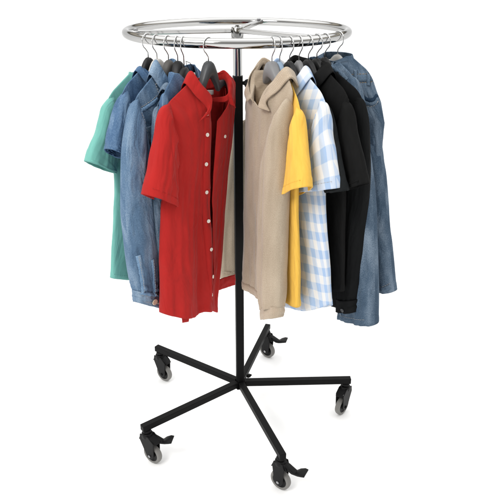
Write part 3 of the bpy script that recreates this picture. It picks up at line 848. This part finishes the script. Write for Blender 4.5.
# ---- beige knit polo
g = Garment('knit_polo', -74.2, 3, -1, 'beige knitted long sleeved polo with wide ribbed collar, in front of the yellow t-shirt', 'polo sweater', bend=.6)
g.hanger('light grey hanger in the neck of the beige knitted polo', M_HG, h=.046, thick=.017, z0=-.048)
g.body('body', M_BEIGE, [(-.135, .150), (-.28, .135), (-.50, .140), (-.76, .140)], [(-.135, .198), (-.28, .212), (-.50, .206), (-.76, .194)],
       -.064, .44, .088, (-.735, -.770, -.790, .0), [(0, .030), (.10, .046), (.4, .052), (1, .050)],
       gap=[(0, .088, -.088), (.05, .078, -.070), (.10, .060, -.030), (.13, .040, .004), (.145, .022, .022)], A=.016, seed=12.4, sway=.012, tmul=(1.0, .42), neck_y=.042)
g.patch('neck_facing', M_RIB, [(-.058, -.080), (-.050, -.080), (-.034, -.22), (-.042, -.22)], lift=0, y=(.034, -.034, -.030, .030), n=(16, 16), rough=.006, seed=3.3, collide=False, solid=.003)
shirt_sleeve(g, 'sleeve', M_BEIGE, 1, .154, -.128, [(.170, -.24), (.178, -.40), (.192, -.56), (.204, -.66), (.210, -.712)], [(.085, -.34), (.070, -.48), (.064, -.60), (.075, -.70), (.100, -.775)], [(0, .034), (.3, .040), (.8, .034), (1, .027)],
             seed=13.2, A=.012, nv=90, yc=[(0, .0), (.25, .030), (1, .050)])
g.tube('cuff', M_RIB, [(.2105, -.706), (.2115, -.725), (.2105, -.744)], [(.0995, -.770), (.1015, -.789), (.1045, -.809)], [(0, .028), (.5, .029), (1, .026)], seed=13.7, A=.003, nv=12,
       yc=[(0, .050), (1, .052)], solid=.004, fine=.5)
# the inner sleeve hangs tucked round the back of the pole
g.tube('sleeve', M_BEIGE, [(-.15, -.135, 0), (-.30, -.22, -.090), (-.40, -.42, -.085), (-.405, -.70, -.080), (-.41, -.900, -.075)],
       [(-.14, -.30, 0), (-.33, -.30, -.078), (-.424, -.335, -.030), (-.434, -.54, .005), (-.442, -.74, .028), (-.442, -.905, .030)], [(0, .026), (.3, .020), (1, .022)], seed=14.3, A=.006, nv=90, bend=False)
g.tube('cuff', M_RIB, [(-.41, -.892, -.075), (-.41, -.925, -.073)], [(-.4425, -.897, .030), (-.4415, -.932, .030)], [(0, .024), (1, .022)], seed=14.7, A=.002, nv=10, solid=.004, bend=False, fine=.5)
g.strip('hem_rib', M_RIB, [(.128, -.728), (.06, -.750), (0, -.758), (-.07, -.768), (-.150, -.772)], .026, lift=.0015, n=60)
g.collar(M_RIB, .088, .044, -.066, ((.036, -.158), (.094, -.166), .002), ((-.002, -.158), (-.066, -.164)), seed=12, stand=.011, fall=.041, solid=.0045, back_low=.026)

# ---- yellow tee
g = Garment('t_shirt', -70.5, -6, -1, 'plain yellow short sleeved t-shirt hanging between the beige polo and the checked shirt', 't-shirt', bend=2.0)
g.hanger('blue grey hanger of the yellow t-shirt', M_HBL, slope=.42, h=.048)
g.body('body', M_YEL, [(-.150, .192), (-.30, .180), (-.45, .190), (-.72, .222)], [(-.120, .125), (-.30, .12), (-.72, .14)], -.075, .54, .078, (-.715, -.740, -.71, .0), TSLIM, neck=(.075, .012), A=.010, seed=15.4, tmul=(.55, 1.0), neck_y=.016)
shirt_sleeve(g, 'sleeve', M_YEL, 1, .196, -.146, [(.229, -.215), (.260, -.270), (.287, -.322)], [(.145, -.335), (.122, -.378), (.100, -.420)], [(0, .020), (.4, .027), (1, .032)], seed=15.9, A=.006, yc=[(0, 0), (1, .010)], hem_fold=.020)
shirt_sleeve(g, 'sleeve', M_YEL, -1, .125, -.125, [(.15, -.24), (.155, -.33)], [(.100, -.32), (.09, -.35)], [(0, .014), (1, .016)], seed=15.2, A=.005, hem_fold=.020)
g.stitches('stitching', M_YEL, [[(.280, -.305), (.20, -.345), (.115, -.380)]], r=.0006)

# ---- checked shirt
g = Garment('shirt', -65.5, 0, -1, 'light blue and cream checked shirt with short sleeve and pointed collar', 'shirt')
g.hanger('black hanger under the collar of the checked shirt', M_HB, slope=.40)
g.body('body', M_CHECK, [(-.130, .200), (-.26, .195), (-.42, .225), (-.60, .255), (-.72, .272)], [(-.125, .18), (-.30, .17), (-.76, .18)], -.066, .44, .080, (-.700, -.800, -.76, .0), [(0, .018), (.12, .024), (.5, .028), (1, .032)],
       gap=[(0, .082, -.082), (.08, .05, -.05), (.14, .006, -.006), (.16, 0, 0)], A=.011, seed=16.4, shear=.2)
shirt_sleeve(g, 'sleeve', M_CHECK, 1, .206, -.130, [(.226, -.19), (.260, -.26), (.291, -.335)], [(.155, -.325), (.125, -.365), (.098, -.405)], [(0, .022), (.4, .028), (1, .033)], seed=16.9, A=.009, yc=[(0, 0), (1, .010)], nv=70, hem_fold=.020)
shirt_sleeve(g, 'sleeve', M_CHECK, -1, .182, -.120, [(.21, -.24), (.22, -.33)], [(.160, -.32), (.15, -.35)], [(0, .014), (1, .016)], seed=16.2, A=.005, hem_fold=.020)
g.collar(M_CHECK, .080, .036, -.068, ((.016, -.160), (.070, -.185)), ((-.016, -.160), (-.070, -.185)), seed=14, stand=.012, fall=.042, back_low=.026)
g.strip('shoulder_seam', M_CHECK, [(.190, -.160), (.186, -.20), (.178, -.24), (.168, -.30)], .004, lift=.0016, n=36)
g.strip('placket', M_CHECK, [(.0, -.20), (0, -.4), (0, -.78)], .030, lift=.002, n=40)
for z in (-.20, -.29, -.38, -.47, -.56, -.65):
    g.button(.0, z, .0055, lift=.004)
g.stitches('stitching', M_THR, [[(.286, -.316), (.20, -.352), (.115, -.386)]], r=.0005)

# ---- charcoal and black pieces
g = Garment('t_shirt', -60.5, -10, -1, 'charcoal t-shirt directly right of the checked shirt', 't-shirt', 'black garments on the right')
g.hanger('mid grey hanger of the charcoal t-shirt', M_HG, slope=.40, h=.05)
g.body('body', M_CHAR, [(-.150, .190), (-.30, .185), (-.50, .22), (-.70, .25)], [(-.150, .18), (-.30, .17), (-.70, .18)], -.085, .46, .078, (-.680, -.720, -.70, .0), TSLIM, neck=(.07, .012), A=.010, seed=17.4)
shirt_sleeve(g, 'sleeve', M_CHAR, 1, .196, -.144, [(.225, -.21), (.264, -.28), (.297, -.345)], [(.172, -.322), (.205, -.342), (.245, -.362)], [(0, .022), (.4, .028), (1, .030)], seed=17.9, A=.007, hem_fold=.020)
shirt_sleeve(g, 'sleeve', M_CHAR, -1, .182, -.144, [(.21, -.24), (.22, -.33)], [(.160, -.32), (.15, -.35)], [(0, .014), (1, .016)], seed=17.2, A=.005, hem_fold=.020)
g.strip('neckband', M_CHAR, [(.077, -.095), (.05, -.130), (0, -.155), (-.05, -.130), (-.077, -.095)], .016, lift=.002, n=40)

g = Garment('polo_shirt', -55.1, -8, -1, 'black short sleeved polo shirt with raised collar and hemmed sleeve', 'polo shirt', 'black garments on the right')
g.hanger('black hanger of the black short sleeved polo shirt', M_HB, slope=.40)
g.body('body', M_BLK, [(-.145, .205), (-.30, .200), (-.50, .215), (-.70, .235)], [(-.145, .18), (-.30, .17), (-.70, .18)], -.062, .44, .080, (-.690, -.730, -.70, .0), [(0, .018), (.12, .022), (1, .026)], neck=(.06, .012), A=.010, seed=18.4)
shirt_sleeve(g, 'sleeve', M_BLK, 1, .212, -.138, [(.238, -.21), (.270, -.27), (.300, -.335)], [(.18, -.33), (.190, -.36), (.205, -.385)], [(0, .022), (.4, .028), (1, .032)], seed=18.9, A=.007, hem_fold=.020)
shirt_sleeve(g, 'sleeve', M_BLK, -1, .182, -.140, [(.21, -.24), (.22, -.33)], [(.160, -.32), (.15, -.35)], [(0, .014), (1, .016)], seed=18.2, A=.005, hem_fold=.020)
g.strip('sleeve_hem', M_BLK, [(.298, -.322), (.25, -.350), (.203, -.370)], .004, lift=.0018, n=20)
g.collar(M_BLK, .080, .036, -.062, ((.010, -.130), (.062, -.160)), ((-.010, -.130), (-.062, -.160)), seed=18, stand=.010, fall=.040, back_low=.012)

g = Garment('shirt', -49.7, -4, -1, 'long black shirt with a buttoned cuff hanging in front of the dark denim coat', 'shirt', 'black garments on the right')
g.hanger('black hanger of the long black shirt', M_HB, slope=.40)
g.body('body', M_BLK2, [(-.145, .190), (-.30, .185), (-.50, .195), (-.78, .212)], [(-.145, .18), (-.30, .17), (-.78, .18)], -.078, .44, .080, (-.785, -.815, -.79, .0), [(0, .016), (.12, .020), (1, .024)], neck=(.06, .012), A=.011, seed=19.4)
shirt_sleeve(g, 'sleeve', M_BLK2, 1, .196, -.140, [(.228, -.26), (.240, -.40), (.244, -.56), (.243, -.735)], [(.16, -.36), (.165, -.48), (.170, -.60), (.172, -.760)], [(0, .022), (.4, .028), (1, .024)], seed=19.9, A=.009, nv=80, yc=[(0, 0), (1, .02)])
g.tube('cuff', M_BLK2, [(.2445, -.730), (.2455, -.772)], [(.1700, -.755), (.1710, -.798)], [(0, .026), (1, .027)], seed=19.5, A=.003, nv=12, yc=[(0, .02), (1, .02)], solid=.003)
g.button(.215, -.772, .0062, M_HD, lift=.003)
shirt_sleeve(g, 'sleeve', M_BLK2, -1, .182, -.140, [(.21, -.30), (.21, -.50), (.20, -.74)], [(.15, -.36), (.14, -.50), (.14, -.75)], [(0, .014), (1, .016)], seed=19.2, A=.005)

# ---- dark denim coat
g = Garment('denim_coat', -43.9, -13, -1, 'long dark denim coat with stitched shoulder between the black shirts and the jeans', 'denim coat', 'denim garments on the right')
g.hanger('black hanger of the long dark denim coat', M_HB, slope=.40)
g.body('body', M_DEND, [(-.100, .142), (-.25, .155), (-.50, .19), (-.80, .235)], [(-.112, .16), (-.30, .13), (-.60, .01), (-.80, -.15)], -.055, .50, .060, (-.800, -.815, -.80, .0), [(0, .016), (.12, .022), (1, .030)],
       neck=(.05, .01), A=.011, seed=20.4)
shirt_sleeve(g, 'sleeve', M_DEND, 1, .144, -.094, [(.182, -.22), (.240, -.40), (.275, -.60), (.303, -.805)], [(.14, -.33), (.14, -.48), (.150, -.64), (.155, -.845)], [(0, .024), (.4, .032), (1, .034)], seed=20.9, A=.014, nv=90, fine=1.6, hem_fold=.020, end_noise=.002, yc=[(0, 0), (1, .008)])
shirt_sleeve(g, 'sleeve', M_DEND, -1, .178, -.110, [(.21, -.30), (.21, -.50), (.20, -.74)], [(.15, -.36), (.14, -.50), (.14, -.75)], [(0, .014), (1, .016)], seed=20.2, A=.005)
g.stitches('stitching', M_THR, [[(.284, -.788), (.23, -.806), (.168, -.821)]], r=.0006)
g.vang = math.radians(42)
g.strip('shoulder_seam', M_DENDS, [(.018, -.066), (.040, -.078), (.062, -.090), (.076, -.100)], .012, lift=.0035, puck=.3, n=40)
g.stitches('stitching', M_THT, [[(.018, -.074), (.040, -.086), (.062, -.098), (.074, -.106)], [(.092, -.130), (.104, -.17), (.116, -.22), (.124, -.27)]], r=.0009)
g.strip('armhole_seam', M_DENDS, [(.084, -.112), (.096, -.15), (.108, -.20), (.116, -.26)], .009, lift=.0035, puck=.3, n=40)

# ---- jeans
g = Garment('jeans', -31.7, -20, -1, 'pair of faded blue jeans with curved stitched pocket, rightmost on the ring', 'jeans', 'denim garments on the right')
g.hanger('pale hanger holding up the jeans at the far right', M_HW, hw=.085, slope=.36)
g.body('waist', M_DEND, [(-.088, .146), (-.14, .176), (-.20, .192), (-.33, .196)], [(-.088, .15), (-.14, .165), (-.20, .18), (-.33, .19)], -.048, .50, .050, (-.33, -.34, -.34, .0), [(0, .020), (.2, .036), (.5, .042), (1, .042)],
       neck=(.02, .0), A=.012, seed=21.4, fine=2.4)
g.tube('leg', M_DEND, [(.176, -.25), (.213, -.38), (.250, -.55), (.298, -.735)], [(.02, -.27), (.05, -.40), (.09, -.58), (.12, -.775)], [(0, .030), (.12, .040), (.3, .042), (1, .042)], seed=21.9, A=.014, nv=90, fine=1.8, hem_fold=.020, end_noise=.002)
g.tube('leg', M_DEND, [(-.02, -.31), (-.02, -.42), (-.02, -.58), (-.01, -.745)], [(-.188, -.29), (-.19, -.40), (-.18, -.55), (-.17, -.745)], [(0, .030), (.3, .030), (1, .028)], seed=22.9, A=.010, nv=90)
g.vang = math.radians(45)
g.strip('waistband', M_DENDS, [(.104, -.100), (.080, -.104), (.050, -.108), (.01, -.110)], .018, lift=.0035, puck=.25, n=40)
g.stitches('stitching', M_THT, [[(.108, -.111), (.080, -.115), (.050, -.119), (.01, -.121)], [(.094, -.091), (.070, -.094), (.04, -.098)]], r=.0009)
for w_ in (.052, .088):
    g.strip('belt_loop', M_DENDS, [(w_, -.084), (w_+.001, -.102), (w_+.002, -.122)], .010, lift=.0065, puck=.3, n=14)
g.strip('pocket_shade_strip', M_DENSH, [(.066, -.138), (.074, -.152), (.092, -.162), (.108, -.158), (.116, -.146)], .011, lift=.0022, n=30)  # dark strip painting the shadow line along the pocket opening
g.strip('pocket_edge', M_DENDS, [(.062, -.142), (.071, -.160), (.092, -.171), (.110, -.167), (.119, -.154)], .009, lift=.0050, puck=.3, n=40)
g.stitches('stitching', M_THR, [[(.062, -.147), (.071, -.166), (.092, -.178), (.110, -.174), (.120, -.161)]], r=.0010)
g.strip('outseam', M_DENDS, [(.072, -.185), (.098, -.30), (.118, -.42), (.136, -.56), (.146, -.735)], .010, lift=.0035, puck=.7, n=90)
g.strip('bar_tack', M_THT, [(.086, -.275), (.098, -.281)], .004, lift=.006, n=6)
g.strip('hem', M_DENDS, [(.196, -.716), (.175, -.725), (.15, -.736), (.135, -.744)], .015, lift=.003, puck=.4, n=40)
g.stitches('stitching', M_THR, [[(.194, -.706), (.172, -.716), (.135, -.734)]], r=.0007)

WORLD_STRENGTH = 1.0
FRONT_DIM = .45  # surround dimmed on the camera side to grey the chrome's reflections
WORLD_STOPS = [(0.0, (1.18, 1.18, 1.18)), (.25, (1.15, 1.15, 1.14)), (.285, (.22, .21, .19)), (.33, (.16, .15, .13)), (.36, (.62, .56, .46)), (.46, (.70, .65, .57)), (.49, (.25, .25, .25)), (.53, (1.8, 1.8, 1.8)), (.80, (2.1, 2.1, 2.08)), (1.0, (2.2, 2.2, 2.2))]
KEY_W = 75


# ------------------------------------------------------------------ floor, light, camera
bm = bmesh.new()
n = 96
c = bm.verts.new((0, 0, 0)); ringv = [bm.verts.new((60*math.cos(2*PI*k/n), 60*math.sin(2*PI*k/n), 0)) for k in range(n)]
for k in range(n): bm.faces.new((c, ringv[k], ringv[(k+1) % n]))
M_FLOOR = metal_mat('white_studio_floor', (.93, .93, .93), .8, 0.0, noise_r=.05, spec=.05)
fl = bm_obj('floor', bm, M_FLOOR, None, smooth_it=False)
tag(fl, 'plain white studio floor under the rack', 'floor', kind='structure')

w = bpy.data.worlds.new('World'); SC.world = w; w.use_nodes = True
nt = w.node_tree; bg = nt.nodes['Background']
tc = N(nt, 'ShaderNodeTexCoord'); sep = N(nt, 'ShaderNodeSeparateXYZ')
nt.links.new(tc.outputs['Generated'], sep.inputs[0])
# a white studio: pale walls, a warm band between dark ones added for chrome contrast, bright ceiling
r = ramp(nt, WORLD_STOPS)
nt.links.new(sep.outputs['Z'], r.inputs['Fac'])
yv = N(nt, 'ShaderNodeMapRange', interpolation_type='SMOOTHSTEP'); yv.inputs['From Min'].default_value = -.75; yv.inputs['From Max'].default_value = .15
yv.inputs['To Min'].default_value = FRONT_DIM; yv.inputs['To Max'].default_value = 1.0
nt.links.new(sep.outputs['Y'], yv.inputs['Value'])
mu = N(nt, 'ShaderNodeVectorMath', operation='SCALE'); nt.links.new(r.outputs['Color'], mu.inputs[0]); nt.links.new(yv.outputs['Result'], mu.inputs['Scale'])
nt.links.new(mu.outputs[0], bg.inputs['Color']); bg.inputs['Strength'].default_value = WORLD_STRENGTH

def area(name, loc, target, size, power, col=(1, 1, 1)):
    l = bpy.data.lights.new(name, 'AREA'); l.shape = 'RECTANGLE'; l.size, l.size_y = size; l.energy = power; l.color = col
    o = bpy.data.objects.new(name, l); o.location = loc
    o.rotation_euler = (Vector(target)-Vector(loc)).to_track_quat('-Z', 'Y').to_euler()
    link(o); return o
area('softbox', (-1.7, -2.3, 3.3), (0, 0, .9), (1.6, 1.2), KEY_W, (1, .985, .96))

cam = bpy.data.cameras.new('camera'); co = bpy.data.objects.new('camera', cam); link(co)
yaw, pitch, roll = .016, -.4301, -.0004
fw = Vector((math.sin(yaw)*math.cos(pitch), math.cos(yaw)*math.cos(pitch), math.sin(pitch)))
rt = fw.cross(Vector((0, 0, 1))).normalized(); up = rt.cross(fw)
co.matrix_world = Matrix.Translation((.0068, -2.1474, 1.6759+.075)) @ Matrix((rt, up, -fw)).transposed().to_4x4()
cam.sensor_width = 36; cam.lens = 628.2036/500*36; cam.clip_start = .05; cam.clip_end = 200
SC.camera = co
SC.render.resolution_x = SC.render.resolution_y = 1024
SC.view_settings.view_transform = 'Standard'; SC.view_settings.look = 'None'
SC.view_settings.exposure = 0; SC.view_settings.gamma = 1
